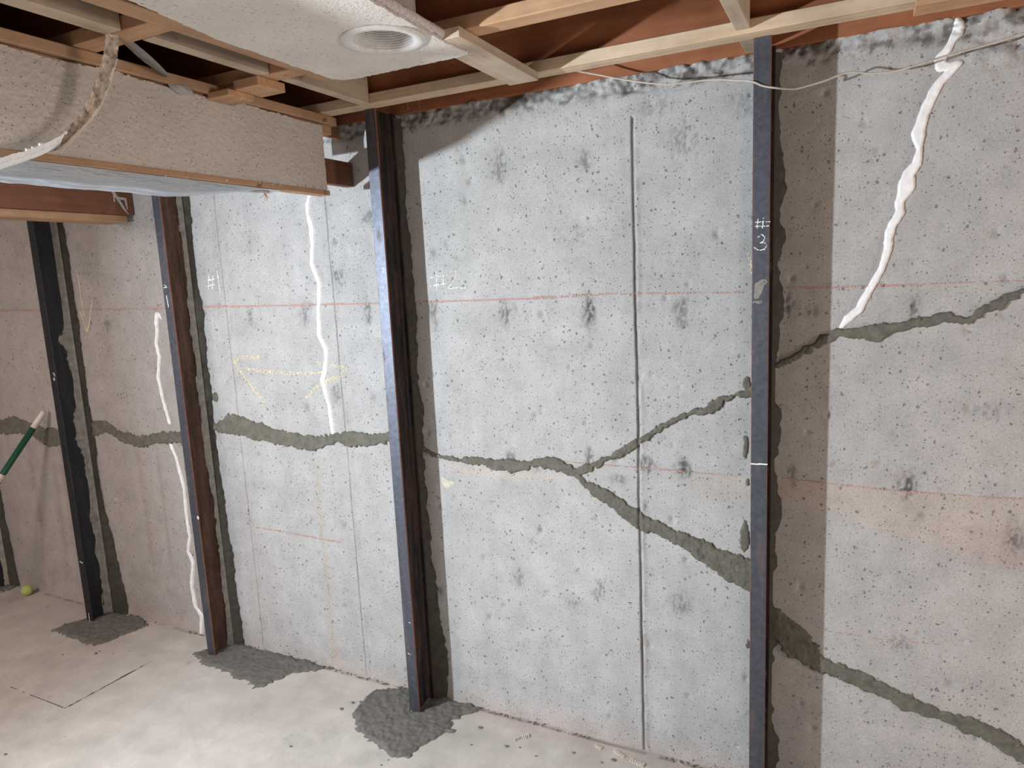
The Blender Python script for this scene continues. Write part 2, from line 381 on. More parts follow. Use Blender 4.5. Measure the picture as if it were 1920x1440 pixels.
# rough broken top, crevice shade painted into the hollows
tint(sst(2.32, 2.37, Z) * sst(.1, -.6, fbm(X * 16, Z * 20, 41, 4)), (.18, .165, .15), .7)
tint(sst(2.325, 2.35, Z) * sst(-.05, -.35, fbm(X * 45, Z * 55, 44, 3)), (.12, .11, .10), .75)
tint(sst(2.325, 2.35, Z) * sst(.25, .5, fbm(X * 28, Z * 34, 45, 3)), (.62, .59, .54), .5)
# bigger, individually cut air holes (real dimples)
rng = np.random.RandomState(5)
for k in range(320):
    cx = rng.uniform(-5.2, .7); cz = rng.uniform(.08, 2.3); r = rng.uniform(.0045, .0105) * (1 if rng.rand() < .85 else 1.35)
    i0 = int(np.searchsorted(xs, cx - r * 2)); i1 = int(np.searchsorted(xs, cx + r * 2)) + 1; j0 = int((cz - r * 2.5 - zs[0]) / .006); j1 = int((cz + r * 2.5 - zs[0]) / .006) + 2
    i0 = max(i0, 0); j0 = max(j0, 0)
    xx = X[i0:i1, j0:j1]; zz = Z[i0:i1, j0:j1]; d = ((xx - cx) / r) ** 2 + ((zz - cz) / (r * 1.3)) ** 2
    kk = np.exp(-d * 1.2); Hh[i0:i1, j0:j1] -= kk * r * .8; c[i0:i1, j0:j1] *= (1 - .22 * kk * rng.rand())[..., None]
P = np.stack([X, -Hh, Z], -1)
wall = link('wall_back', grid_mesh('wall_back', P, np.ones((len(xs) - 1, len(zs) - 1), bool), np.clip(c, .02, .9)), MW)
tag(wall, 'grey poured concrete foundation wall, cracked and patched', kind='structure')
bm = bmesh.new(); add_box(bm, xs[0], xs[-1], .03, .25, -.3, 2.4)
obj('wall_core', bm, MWC, wall)
for nm, a, b2 in (('wall_back_left', -9.0, xs[0]), ('wall_back_right', xs[-1], 3.5)):
    bm = bmesh.new(); add_box(bm, a, b2, 0, .25, -.3, 2.4); o = obj(nm, bm, MWC); tag(o, kind='structure')

# ------------------------------------------------------------------ THE FLOOR
fx = np.arange(-5.6, .9, .012); fy = np.arange(-1.9, .012, .012)
FX, FY = np.meshgrid(fx, fy, indexing='ij')
def floor_h(x, y): return .0012 * fbm(x * 3, y * 3, 101, 3) + .0004 * fbm(x * 25, y * 25, 103, 2)
FH = floor_h(FX, FY)
c = np.empty(FX.shape + (3,)); c[:] = (.56, .525, .485)
c *= 1 + .13 * fbm(FX * 1.5, FY * 2, 111, 4)[..., None]; c *= 1 + .09 * fbm(FX * 3 + FY * 5, FY * 14 - FX * 2, 112, 4)[..., None]; c *= 1 + .06 * fbm(FX * 8, FY * 8, 113, 4)[..., None]
def ftint(mask, col, amt):
    global c
    k = (np.clip(mask, 0, 1) * amt)[..., None]; c = c * (1 - k) + np.array(col) * k
ftint(sst(-2.9, -4.0, FX), (.47, .42, .385), .7)  # dim pinkish light at the left, painted into the floor colour
ftint(sst(-.085, -.065, FY) * sst(-1.5, -1.3, FX), (.52, .43, .395), .6)
ftint(np.exp(-((FX + 1.93) / .07) ** 2 - ((FY + .47) / .045) ** 2 * 1.2) > .35, (.42, .43, .40), .55)
ftint(sst(.2, .6, fbm(FX * 3.1, FY * 2.2, 117, 4)), (.44, .42, .39), .45)
ftint(sst(.35, .6, fbm(FX * 9 + FY * 3, FY * 2.5, 119, 3)) * .6, (.66, .64, .60), .5)
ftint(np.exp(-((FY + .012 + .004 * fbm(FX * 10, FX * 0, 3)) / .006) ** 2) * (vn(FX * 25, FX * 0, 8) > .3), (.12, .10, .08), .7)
# a walked-in arc mark on the slab
ftint(np.exp(-((np.hypot(FX + 2.9, FY + 1.5) - 1.05) / .010) ** 2) * (FX > -2.6), (.45, .43, .41), .35)
CUT = [F2(20, 1288), F2(122, 1328), F2(285, 1240), F2(205, 1207)]
def seg_d(x, y, a, b):
    ax, ay = a; bx, by = b; t = np.clip(((x - ax) * (bx - ax) + (y - ay) * (by - ay)) / ((bx - ax) ** 2 + (by - ay) ** 2), 0, 1)
    return np.hypot(x - ax - t * (bx - ax), y - ay - t * (by - ay)), t
P = np.stack([FX, FY, FH], -1)
floor = link('floor', grid_mesh('floor', P, np.ones((len(fx) - 1, len(fy) - 1), bool), np.clip(c, .02, .9)), MF)
tag(floor, 'pale beige concrete basement slab', kind='structure')
MFP = concrete('floor_concrete_plain', False, (.54, .50, .46), [(14, .08, .12, 2.2, .5)], dark=.3, fine=.1, bstr=.25, rough=.7)
for a, b2, c0, d0 in ((-9, 3.5, -7, fy[0]), (-9, fx[0], fy[0], 0), (fx[-1], 3.5, fy[0], 0)):
    bm = bmesh.new(); add_box(bm, a, b2, c0, d0, -.2, 0.0); obj('floor_slab', bm, MFP, floor)
bm = bmesh.new(); add_box(bm, fx[0], fx[-1], fy[0], .0, -.2, -.02); obj('floor_slab', bm, MFP, floor)

# ------------------------------------------------------------------ relief patches lying on the wall or the floor
def relief(name, sdf, bbox, res, thick, plane, material, parent, edge=.006, rough=(.35, 40, .25, 120), jag=(.006, 25, .003, 90), seed=0, col=None):
    u = np.arange(bbox[0], bbox[1] + res, res); v = np.arange(bbox[2], bbox[3] + res, res)
    U, V = np.meshgrid(u, v, indexing='ij')
    s = sdf(U, V) + jag[0] * fbm(U * jag[1], V * jag[1], 200 + seed, 3) + jag[2] * fbm(U * jag[3], V * jag[3], 210 + seed, 2)
    k = sst(0, edge, -s)
    h = thick * k * (1 + rough[0] * fbm(U * rough[1], V * rough[1], 220 + seed, 4) + rough[2] * fbm(U * rough[3], V * rough[3], 230 + seed, 3)) - .0015 * (1 - k)
    ins = s < res * 1.2; keep = ins[:-1, :-1] & ins[1:, :-1] & ins[1:, 1:] & ins[:-1, 1:]
    if plane == 'wall': Pp = np.stack([U, -(wall_h(U, V) + h), V], -1)
    else:
        Pp = np.stack([U, V, floor_h(U, V) + h], -1); 
    me = grid_mesh(name, Pp, keep)
    return link(name, me, material, parent)
def px_line(pts, conv):
    out = []
    for x, y, hw in pts:
        p = conv(x, y); q = conv(x, y + hw); out.append((p[0], p[1], max(abs(q[1] - p[1]), .0012) if conv is W2 else hw))
    return out
def line_sdf(L):
    def f(U, V):
        s = np.full(U.shape, 9.0)
        for a, b in zip(L, L[1:]):
            d, t = seg_d(U, V, a[:2], b[:2]); s = np.minimum(s, d - (a[2] * (1 - t) + b[2] * t))
        return s
    return f
def line_box(L, m=.03):
    return (min(p[0] - p[2] for p in L) - m, max(p[0] + p[2] for p in L) + m, min(p[1] - p[2] for p in L) - m, max(p[1] + p[2] for p in L) + m)
def poly_sdf(Pg):
    def f(U, V):
        d = np.full(U.shape, 9.0); ins = np.zeros(U.shape, bool)
        for a, b in zip(Pg, Pg[1:] + Pg[:1]):
            dd, _ = seg_d(U, V, a, b); d = np.minimum(d, dd)
            if a[1] != b[1]:
                cnd = ((a[1] > V) != (b[1] > V)) & (U < (b[0] - a[0]) * (V - a[1]) / (b[1] - a[1]) + a[0]); ins ^= cnd
        return np.where(ins, -d, d)
    return f
CR = [
 ('grey mortar crack repair at the far left, behind the green pole', [(-40, 802, 12), (0, 800, 12), (30, 797, 14), (60, 806, 10), (90, 820, 14), (118, 820, 14)]),
 ('dipping mortar crack repair between the two leftmost tall posts', [(160, 806, 14), (171, 804, 11), (198, 801, 9), (232, 820, 9), (263, 830, 9), (293, 823, 9), (325, 820, 10), (345, 820, 10)]),
 ('wide grey mortar crack repair left of the second post from the right', [(396, 800, 6), (410, 801, 8), (439, 796, 17), (484, 810, 14), (526, 820, 13), (588, 833, 11), (630, 822, 8), (658, 823, 14), (692, 825, 10), (740, 816, 8)]),
 ('long forked mortar crack repair, running level and then down to the right', [(790, 840, 3), (818, 856, 5), (867, 864, 5), (905, 864, 6), (925, 870, 9), (953, 873, 11), (975, 872, 9), (1005, 868, 5), (1023, 870, 8), (1054, 873, 10), (1078, 888, 9), (1100, 907, 9), (1144, 938, 10), (1202, 978, 13), (1255, 1000, 11), (1313, 1031, 17), (1367, 1058, 22), (1412, 1084, 26)]),
 ('thin upper branch of the forked mortar repair', [(1078, 884, 5), (1103, 877, 7), (1125, 866, 5), (1155, 854, 5), (1196, 827, 5), (1238, 805, 5), (1266, 785, 6), (1301, 774, 7), (1332, 769, 7), (1356, 746, 6), (1380, 742, 5), (1412, 732, 8)]),
 ('narrow mortar crack repair rising to the right edge', [(1452, 686, 3), (1499, 664, 5), (1535, 643, 8), (1575, 622, 7), (1611, 626, 7), (1640, 625, 13), (1687, 611, 9), (1727, 604, 8), (1770, 595, 9), (1813, 602, 4), (1849, 578, 6), (1920, 546, 7), (1980, 520, 7)]),
 ('thick damp mortar crack repair falling to the bottom right', [(1445, 1150, 14), (1468, 1175, 20), (1495, 1210, 24), (1534, 1242, 17), (1573, 1258, 13), (1620, 1281, 14), (1670, 1300, 11), (1713, 1323, 13), (1768, 1343, 11), (1826, 1362, 13), (1873, 1386, 16), (1920, 1417, 14), (2010, 1465, 14)]),
]
for i, (lab, pts) in enumerate(CR):
    L = px_line(pts, W2)
    tag(relief('mortar_repair', line_sdf([(a, b, c_ * 1.12 + .001) for a, b, c_ in L]), line_box(L), .003, .0075, 'wall', MM, wall, edge=.005, rough=(.3, 30, .3, 110), seed=i * 3, jag=(.012, 18, .009, 75)), lab)
# small blobs of mortar beside the right post
for i, (x, y, rx, ry) in enumerate(((1400, 718, 9, 14), (1398, 838, 7, 26), (1396, 1005, 10, 34), (1403, 1210, 5, 14), (1402, 905, 4, 14), (404, 745, 6, 10))):
    cx, cz = W2(x, y); ax = abs(W2(x + rx, y)[0] - cx); az = abs(W2(x, y + ry)[1] - cz)
    relief('mortar_dab', lambda U, V, cx=cx, cz=cz, ax=ax, az=az: (np.hypot((U - cx) / ax, (V - cz) / az) - 1) * min(ax, az), (cx - 2 * ax, cx + 2 * ax, cz - 2 * az, cz + 2 * az), .003, .004, 'wall', MM, wall, seed=40 + i)
# white sealant beads
SB = [
 ('wide wavy white sealant bead right of the third post', [(1799, 36, 7), (1796, 61, 11), (1786, 76, 7), (1775, 95, 7), (1762, 112, 8), (1764, 126, 9), (1780, 124, 7), (1797, 118, 6), (1785, 131, 7), (1759, 157, 9), (1742, 190, 9), (1730, 222, 9), (1721, 248, 11), (1724, 280, 7), (1718, 309, 8), (1704, 325, 10), (1699, 350, 15), (1686, 378, 8), (1687, 398, 8), (1674, 420, 9), (1665, 445, 8), (1664, 470, 8), (1653, 503, 7), (1638, 532, 7), (1622, 557, 7), (1611, 580, 7), (1590, 597, 7), (1578, 612, 4)]),
 ('long white sealant bead in the middle bay, ending at the mortar', [(583, 345, 4), (582, 360, 4), (577, 385, 4), (578, 402, 4), (585, 424, 5), (587, 462, 4), (585, 494, 4), (599, 532, 4.5), (600, 556, 4.5), (598, 587, 4), (600, 629, 4.5), (613, 657, 4.5), (611, 695, 4.5), (605, 712, 4.5), (618, 761, 4), (625, 811, 4)]),
 ('short white sealant bead with a hooked top, left of the rusty post', [(302, 597, 2), (298, 590, 3.5), (294, 589, 4), (293, 604, 4), (295, 622, 4), (293, 644, 3), (299, 669, 3.5), (297, 708, 3), (306, 750, 3), (318, 792, 4)]),
 ('thin white sealant bead running down to the floor left of the rusty post', [(318, 828, 2.5), (331, 859, 3), (345, 911, 3), (351, 975, 3), (356, 1006, 3.5), (353, 1034, 3.5), (362, 1055, 3.5), (360, 1101, 4), (367, 1137, 4), (379, 1156, 4), (378, 1187, 4)]),
]
for i, (lab, pts) in enumerate(SB):
    Lw = []
    for x, y, hw in pts:
        p = W2(x, y); q = W2(x + hw, y); Lw.append((p[0], p[1], abs(q[0] - p[0]) * (1.12, 1.0, .8, .85)[i] + (.001, .001, 0, 0)[i]))
    tag(relief('sealant_bead', line_sdf(Lw), line_box(Lw, .02), .0028, .007, 'wall', MSEAL, wall, edge=.006, rough=(.25, 30, .1, 60), jag=(.004, 28, .001, 90), seed=70 + i), lab)
# chalk marks (crumbly, thin)
def chalk(name, strokes, material, label, Y=0.0, parent=None, hw=1.2, broken=.45, res=.0022, conv=None, rel=True):
    Ls = []
    for st in strokes:
        L = []
        for x, y in st:
            p = W2(x, y); q = W2(x + hw, y); L.append((p[0], p[1], abs(q[0] - p[0])))
        Ls.append(L)
    bb = [line_box(L, .01) for L in Ls]; box_ = (min(b[0] for b in bb), max(b[1] for b in bb), min(b[2] for b in bb), max(b[3] for b in bb))
    u = np.arange(box_[0], box_[1], res); v = np.arange(box_[2], box_[3], res); U, V = np.meshgrid(u, v, indexing='ij')
    s = np.full(U.shape, 9.0)
    for L in Ls: s = np.minimum(s, line_sdf(L)(U, V))
    ins = (s < 0) & (vn(U * 260, V * 260, 301) > broken)
    keep = ins[:-1, :-1]
    Pp = np.stack([U, -(wall_h(U, V) + .0012), V], -1)
    o = link(name, grid_mesh(name, Pp, keep), material, wall); tag(o, label, kind='stuff'); return o
chalk('chalk_mark', [[(388, 526), (402, 524)], [(387, 537), (402, 534)], [(392, 517), (391, 543)], [(399, 517), (398, 542)], [(407, 509), (413, 548)]], MCHW, 'faint chalked number 1', hw=.85, broken=.38)
chalk('chalk_mark', [[(806, 521), (838, 517)], [(807, 537), (838, 531)], [(817, 510), (819, 545)], [(829, 503), (832, 541)], [(843, 510), (850, 506), (856, 513), (850, 528), (839, 542), (855, 540), (873, 541)]], MCHW, 'chalked number 2', hw=.8, broken=.42)
chalk('chalk_mark', [[(486, 670), (455, 671), (439, 677), (452, 700), (470, 724), (495, 752)], [(455, 692), (500, 697), (560, 701), (602, 698)], [(596, 681), (625, 685), (650, 692), (636, 706), (612, 715), (594, 726), (574, 747)], [(612, 715), (640, 703)]], MCHY, 'pale yellow chalk double arrow', hw=2.4, broken=.5)
chalk('chalk_mark', [[(146, 515), (151, 550), (157, 592)], [(150, 585), (163, 622), (168, 605), (172, 565)]], MCHY, 'pale chalk arrow pointing down', hw=1.2, broken=.35)
chalk('chalk_mark', [[(1403, 478), (1407, 492), (1409, 512)]], MCHY, None, hw=3, broken=.4)
def red_line(pts, hw, br, res=.003): chalk('chalk_line', [pts], MCHR, None, hw=hw, broken=br, res=res)
red_line([(0, 583), (150, 581), (308, 579)], 1.1, .45)
red_line([(383, 576), (550, 573), (712, 569)], 1.3, .32)
red_line([(783, 567), (850, 565), (1023, 560)], 1.6, .32); red_line([(1000, 560), (1070, 556), (1130, 552)], 2.6, .5); red_line([(1130, 552), (1320, 550), (1400, 549)], 1.6, .5)
red_line([(1478, 541), (1600, 539), (1750, 533), (1960, 526)], 2.0, .42)
red_line([(1040, 865), (1122, 871), (1393, 894)], 1.2, .45); red_line([(1468, 897), (1670, 920), (1960, 940)], 1.5, .4)
red_line([(480, 990), (560, 1003), (640, 1018)], 1.3, .45); red_line([(1553, 1185), (1660, 1200), (1760, 1209)], 1.0, .5)
o = relief('pale_patch', lambda U, V: line_sdf([(*W2(830, 897), .012), (*W2(838, 908), .022), (*W2(848, 905), .010)])(U, V), (-1.55, -1.36, .88, 1.06), .004, .0015, 'wall', plain('cream_patch', (.60, .57, .46), .9), wall, seed=91)
relief('white_scrape', line_sdf([(*W2(1382, 1401), .004), (*W2(1405, 1408), .007), (*W2(1412, 1412), .005)]), (-.45, -.2, 0, .25), .003, .001, 'wall', MDUST, wall, seed=92)
relief('white_scrape', line_sdf([(*W2(206, 934), .004), (*W2(216, 937), .010), (*W2(226, 933), .005)]), (-3.6, -3.3, .6, .85), .003, .001, 'wall', MDUST, wall, seed=93)

# ------------------------------------------------------------------ mortar round the post feet (on the slab)
def cl(P_): return [(p[0], min(p[1], .004)) for p in P_]
FT = [
 ('damp mortar patch at the foot of the second post from the right', [F2(x, y) for x, y in ((909, 1327), (880, 1298), (850, 1290), (765, 1288), (700, 1296), (672, 1315), (662, 1342), (672, 1372), (700, 1398), (735, 1425), (765, 1423), (790, 1398), (815, 1385), (845, 1372), (850, 1352), (880, 1340), (895, 1337))]),
 ('damp mortar patch at the foot of the rusty post', [F2(x, y) for x, y in ((366, 1226), (385, 1247), (440, 1273), (484, 1292), (520, 1278), (545, 1262), (590, 1262), (635, 1250), (560, 1226), (500, 1207), (460, 1200), (400, 1215))]),
 ('damp mortar patch at the foot of the leftmost full post', [F2(x, y) for x, y in ((100, 1184), (130, 1198), (180, 1213), (210, 1200), (260, 1182), (285, 1170), (245, 1150), (200, 1145), (140, 1165))]),
 ('damp mortar patch at the foot of the cut-off far left post', [F2(x, y) for x, y in ((-60, 1120), (0, 1113), (24, 1105), (30, 1100), (-10, 1090), (-60, 1090))]),
]
for i, (lab, Pg) in enumerate(FT):
    Pg = [tuple(map(float, p)) for p in cl(Pg)]
    bx = (min(p[0] for p in Pg) - .04, max(p[0] for p in Pg) + .04, min(p[1] for p in Pg) - .04, -.001)
    tag(relief('mortar_footing', poly_sdf(Pg), bx, .005, .010, 'floor', MMB, floor, edge=.016, rough=(.6, 26, .5, 80), jag=(.022, 13, .016, 60), seed=110 + i), lab)
# the saw-cut square in the slab: a real plate with its joint
bm = bmesh.new(); cxy = np.mean(CUT, 0)
def plate(bm, k, z0, z1):
    lo = [bm.verts.new((cxy[0] + (p[0] - cxy[0]) * k, cxy[1] + (p[1] - cxy[1]) * k, z0)) for p in CUT]
    hi = [bm.verts.new((cxy[0] + (p[0] - cxy[0]) * k, cxy[1] + (p[1] - cxy[1]) * k, z1)) for p in CUT]
    bm.faces.new(hi); bm.faces.new(lo[::-1])
    for i in range(4): bm.faces.new((lo[i], lo[(i + 1) % 4], hi[(i + 1) % 4], hi[i]))
plate(bm, 1.0, -.005, .0022); tag(obj('slab_patch', bm, MFP, floor), 'square concrete plate set into the slab')
MJ = plain('dark_joint', (.10, .085, .07), .9)
L1 = [(*CUT[0], .0026), (*CUT[1], .0030), (*((np.array(CUT[1]) + np.array(CUT[2])) / 2 + [0, -.002]), .0035), (*(np.array(CUT[1]) * .35 + np.array(CUT[2]) * .65), .006), (*CUT[2], .001)]
relief('slab_joint', line_sdf(L1), line_box(L1, .02), .0030, .0032, 'floor', MJ, floor, edge=.003, jag=(.0015, 40, .001, 90), seed=130)
L1 = [(*F2(205, 1207), .0012), (*F2(245, 1222), .0014), (*F2(285, 1240), .0012)]
relief('slab_joint', line_sdf(L1), line_box(L1, .02), .0035, .0028, 'floor', MSM, floor, seed=131)
for a, b2 in (((0, 1155), (100, 1120)), ((0, 1198), (75, 1180))):
    L1 = [(*F2(*a), .002), (*F2(*b2), .002)]; relief('slab_joint', line_sdf(L1), line_box(L1, .02), .005, .0015, 'floor', MSM, floor, seed=133)

# ------------------------------------------------------------------ STEEL POSTS (I-beams) with mortar packed behind them
def i_beam(x0, x1, yf, yb, z0, z1, label, m_face, m_edge, m_web, m_back, group=None, smear=0.0, seed=0, wide=.045, amp=.016):
    root = empty('steel_post', ((x0 + x1) / 2, (yf + yb) / 2, z0))
    tag(root, label, 'steel post')
    cx = (x0 + x1) / 2; tf = .008; tw = .006
    # front flange: face and red-brown edges share a bevelled plate
    bm = bmesh.new(); add_box(bm, x0, x1, yf, yf + tf, z0, z1, .0018)
    me = bpy.data.meshes.new('front_flange'); bm.normal_update()
    for f in bm.faces: f.material_index = 0 if f.normal.y < -.9 else 1
    bm.to_mesh(me); bm.free(); me.materials.append(m_face); me.materials.append(m_edge); link('front_flange', me, None, root)
    bm = bmesh.new(); add_box(bm, cx - tw / 2, cx + tw / 2, yf + tf, yb - tf, z0, z1)
    for s in (-1, 1):      # rolled fillets at the web roots
        for yy, sg in ((yf + tf, 1), (yb - tf, -1)):
            a = [bm.verts.new((cx + s * tw / 2, yy + sg * .008, z)) for z in (z0, z1)]; b_ = [bm.verts.new((cx + s * (tw / 2 + .008), yy, z)) for z in (z0, z1)]
            bm.faces.new((a[0], a[1], b_[1], b_[0]))
    obj('web', bm, m_web, root)
    bm = bmesh.new(); add_box(bm, x0, x1, yb - tf, yb, z0, z1, .0015); obj('back_flange', bm, m_back, root)
    # mortar packing between beam and wall, ragged towards the room
    zz = np.arange(z0, min(z1, 2.385), .008); n = len(zz)
    wr = x1 + .014 + amp * fbm(zz * 7, zz * 0 + seed, 400 + seed, 4) + .008 * fbm(zz * 40, zz * 0 + seed, 410 + seed, 2) + wide * sst(.75, .0, zz); wr = np.maximum(wr, x1 + .006)
    wl = x0 - .002 - .006 * np.abs(fbm(zz * 9, zz * 0 + seed, 420 + seed, 3))
    tt = np.linspace(0, 1, 13)
    XX = wl[:, None] * (1 - tt) + wr[:, None] * tt
    ZZ = zz[:, None] + 0 * XX
    ramp_ = np.clip((wr[:, None] - XX) / np.maximum(wr[:, None] - x1 + .004, .004), 0, 1) ** .7 * np.clip((XX - wl[:, None]) / .006, 0, 1)
    YY = -(.0015 + (abs(yb) + .005) * ramp_ * (1 + .10 * fbm(XX * 60, ZZ * 30, 430 + seed, 3)))
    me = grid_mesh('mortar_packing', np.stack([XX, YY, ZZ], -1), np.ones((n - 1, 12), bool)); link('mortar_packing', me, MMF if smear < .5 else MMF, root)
    # dried mortar smeared over the back flange and web
    if smear > 0:
        v = np.arange(z0 + .012, z1 - .04, .006); t = np.linspace(0, 1, 26); T, V = np.meshgrid(t, v, indexing='ij')
        reach = np.clip(smear * .075 * (.60 + .75 * fbm(V * 4, V * 0 + seed, 440 + seed, 4)), 0, .07)
        xa = cx + tw / 2 + .0012; xb = x1 + .0045; ya = yb - tf - reach; yb_ = yb - .004
        Xs = xa + (xb - xa) * np.clip((T - .35) / .65, 0, 1); Ys = np.where(T < .35, ya + (yb - tf - .016 - ya) * T / .35, yb - tf - .016 + (yb_ - (yb - tf - .016)) * (T - .35) / .65)
        Ys = np.minimum(Ys, yb_) + .0008 * fbm(T * 20, V * 25, 445, 3)
        lim = .72 - smear * .75 + .30 * fbm(V * 9, V * 0 + seed, 447 + seed, 4) + .12 * fbm(T * 12, V * 45, 441 + seed, 3)
        keep = (T > lim)[:-1, :-1]
        link('mortar_smear', grid_mesh('mortar_smear', np.stack([Xs, Ys, V], -1), keep), MSM, root)['kind'] = 'stuff'
    return root
p3 = i_beam(-.272, -.224, -.145, -.030, 0, 2.4, 'blue-grey steel post chalked with the number 3, nearest the right edge', MS_BLUE, MS_EDGE, MS_WEB, MS_WEB, smear=0, seed=3, amp=.034, wide=.01)
p2 = i_beam(-1.620, -1.571, -.145, -.028, 0, 2.4, 'steel post with a shining pale blue front, under the corner of the joists', MS_BLUE, MS_EDGE, MS_WEB, MS_WEB, smear=0, seed=12)
p1 = i_beam(-2.815, -2.765, -.145, -.028, 0, 2.4, 'rusty brown steel post with thin mortar smears, between two white sealant beads', MS_BLUE, MS_EDGE, MS_RUST, MS_RUST, smear=.30, seed=23, wide=.035)
p0 = i_beam(-3.765, -3.712, -.145, -.026, 0, 2.4, 'black steel post whose inner side is covered in grey mortar, left of the rusty post', MS_DARK, MS_DARK, MS_DARK, MS_DARK, smear=.75, seed=34, wide=.085)
p4 = i_beam(-4.775, -4.722, -.145, -.026, 0, 2.4, 'black steel post cut off by the left edge of the photo', MS_DARK, MS_DARK, MS_DARK, MS_DARK, smear=.4, seed=45)
# chalk on the front faces of the posts
def face_marks(root, strokes, Y, material, label, hw=.0013, broken=.25, name='chalk_mark'):
    Ls = [[(*[float(v) for v in (atY(x, y, Y)[0], atY(x, y, Y)[2])], hw) for x, y in st] for st in strokes]
    bb = [line_box(L, .006) for L in Ls]; bx = (min(b[0] for b in bb), max(b[1] for b in bb), min(b[2] for b in bb), max(b[3] for b in bb))
    r_ = .0014; u = np.arange(bx[0], bx[1], r_); v = np.arange(bx[2], bx[3], r_); U, V = np.meshgrid(u, v, indexing='ij'); s = np.full(U.shape, 9.0)
    for L in Ls: s = np.minimum(s, line_sdf(L)(U, V))
    keep = ((s < 0) & (vn(U * 400, V * 400, 5) > broken))[:-1, :-1]
    tag(link(name, grid_mesh(name, np.stack([U, Y - .0006 + 0 * U, V], -1), keep), material, root), label, kind='stuff')
YF = -.1453
face_marks(p3, [[(1421, 411), (1419, 428)], [(1431, 410), (1429, 428)], [(1416, 417), (1443, 416)], [(1416, 425), (1441, 424)],
                [(1421, 445), (1428, 440), (1434, 445), (1431, 453), (1425, 456), (1433, 455), (1437, 461), (1433, 468), (1422, 470), (1414, 465)]], YF, MCHW, 'white chalked number 3')
face_marks(p3, [[(1408, 870), (1437, 871)]], YF, MCHW, 'white chalk tick', hw=.0022, broken=.0)
face_marks(p3, [[(1419, 555), (1420, 535), (1428, 530), (1424, 545), (1418, 556)], [(1425, 532), (1433, 529)]], YF, MSM, 'dried mortar splash', hw=.008, broken=.12, name='mortar_splash')
face_marks(p3, [[(1413, 568), (1426, 567)]], YF, MSM, None, hw=.004, broken=.3, name='mortar_splash')
face_marks(p2, [[(717, 504), (721, 504)], [(717, 509), (722, 508)], [(717, 512), (722, 512)], [(718, 536), (720, 541)]], YF, MCHW, None, hw=.0012)
face_marks(p2, [[(766, 1167), (769, 1168)], [(765, 1225), (770, 1228)], [(771, 1332), (777, 1345)]], YF, MCHW, None, hw=.0016)
face_marks(p1, [[(312, 555), (316, 576)]], YF, MCHW, None, hw=.0022, broken=.05)
face_marks(p1, [[(307, 534), (312, 538)], [(307, 540), (313, 539)]], YF, MCHW, None, hw=.0016)
face_marks(p1, [[(371, 970), (371.5, 972)]], YF, MCHW, None, hw=.006)
face_marks(p0, [[(100, 700), (103, 705)], [(101, 710), (102, 712)]], YF, MCHW, None, hw=.006, broken=.5)
face_marks(p0, [[(166, 1150), (168, 1165)], [(150, 1053), (155, 1056)]], YF, MCHW, None, hw=.004, broken=.4)

# ------------------------------------------------------------------ ceiling framing
ZW = 2.4
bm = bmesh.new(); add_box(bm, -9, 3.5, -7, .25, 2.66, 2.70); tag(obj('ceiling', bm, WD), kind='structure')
bm = bmesh.new(); add_box(bm, -9, 3.5, .0, .04, ZW, 2.66, .002); tag(obj('rim_joist', bm, WB_X), 'brown rim board lying on top of the concrete wall', 'joist')
def joist(yc, label, x0=-6.0, x1=3.0, cut=None):
    root = empty('ceiling_joist', ((x0 + x1) / 2, yc, ZW)); tag(root, label, 'joist')
    obj('bottom_flange', lumber(x0, x1, yc - .032, yc + .032, ZW, ZW + .036, .002), WL_X if yc > -.3 else WO_X, root)
    obj('web', lumber(x0, x1, yc - .006, yc + .006, ZW + .036, 2.66 - .036, 0), WB_X, root)
    obj('top_flange', lumber(x0, x1, yc - .032, yc + .032, 2.66 - .036, 2.66, .002), WO_X, root)
    return root
joist(-.167, 'ceiling joist nearest the wall, with a bright pine bottom flange over the posts')
joist(-.622, 'second ceiling joist out from the wall, passing behind the torn ceiling panel')
joist(-1.075, 'third ceiling joist out from the wall, crossing above the hanging strip')
joist(-1.53, 'fourth ceiling joist out from the wall, above the top edge of the photo')
for y_ in (-1.98, -2.43, -2.9, -3.36):
    r_ = joist(y_, 'ceiling joist behind the photographer'); r_['group'] = 'joists behind the camera'
bm = bmesh.new(); add_box(bm, -6.0, -1.8505, -7, -.02, 2.386, 2.3985); tag(obj('ceiling_light_block', bm, MGYP), kind='structure')  # unseen sheet added to keep light out of the gap above the soffit
def block(name, x0, x1, y0, y1, z0, z1, material, label, cat='wood block', nails=None):
    o = obj(name, lumber(x0, x1, y0, y1, z0, z1, .0015), material); tag(o, label, cat); return o
block('blocking', -1.640, -1.585, -1.49, -1.11, ZW, ZW + .13, WL_Y, 'grey-faced pine block between the third and fourth joists, at the top left corner')
block('blocking', -1.606, -1.566, -1.04, -.657, ZW, ZW + .13, WL_Y, 'grey-faced pine block between the second and third joists, left of the lamp panel')
block('blocking', -1.590, -1.552, -.587, -.201, ZW, ZW + .13, WL_Y, 'grey-faced pine block ending at the nearest joist, above the steel post')
block('blocking', -.312, -.274, -.587, -.201, ZW + .010, ZW + .15, WL_Y, 'pale upright block between joists above the post chalked 3')
block('blocking', -.312, -.274, -.133, -.002, ZW + .002, ZW + .15, WL_Y, 'short pale block between the last joist and the rim board')
block('furring_strip', -1.000, -.900, -.69, -.205, 2.374, ZW - .0005, WL_Y, 'flat pale board nailed under the joists at the corner of the lamp panel', 'board')
block('furring_strip', -1.462, -1.395, -3.3, -.545, 2.387, ZW - .0005, WO_Y, 'orange-brown furring strip along the left edge of the lamp panel', 'board')
block('wood_scrap', -1.700, -1.60, -.672, -.560, 2.372, ZW - .0005, WO_X, 'pale plywood scrap nailed under the second joist, left of two broken offcuts', 'wood scrap')
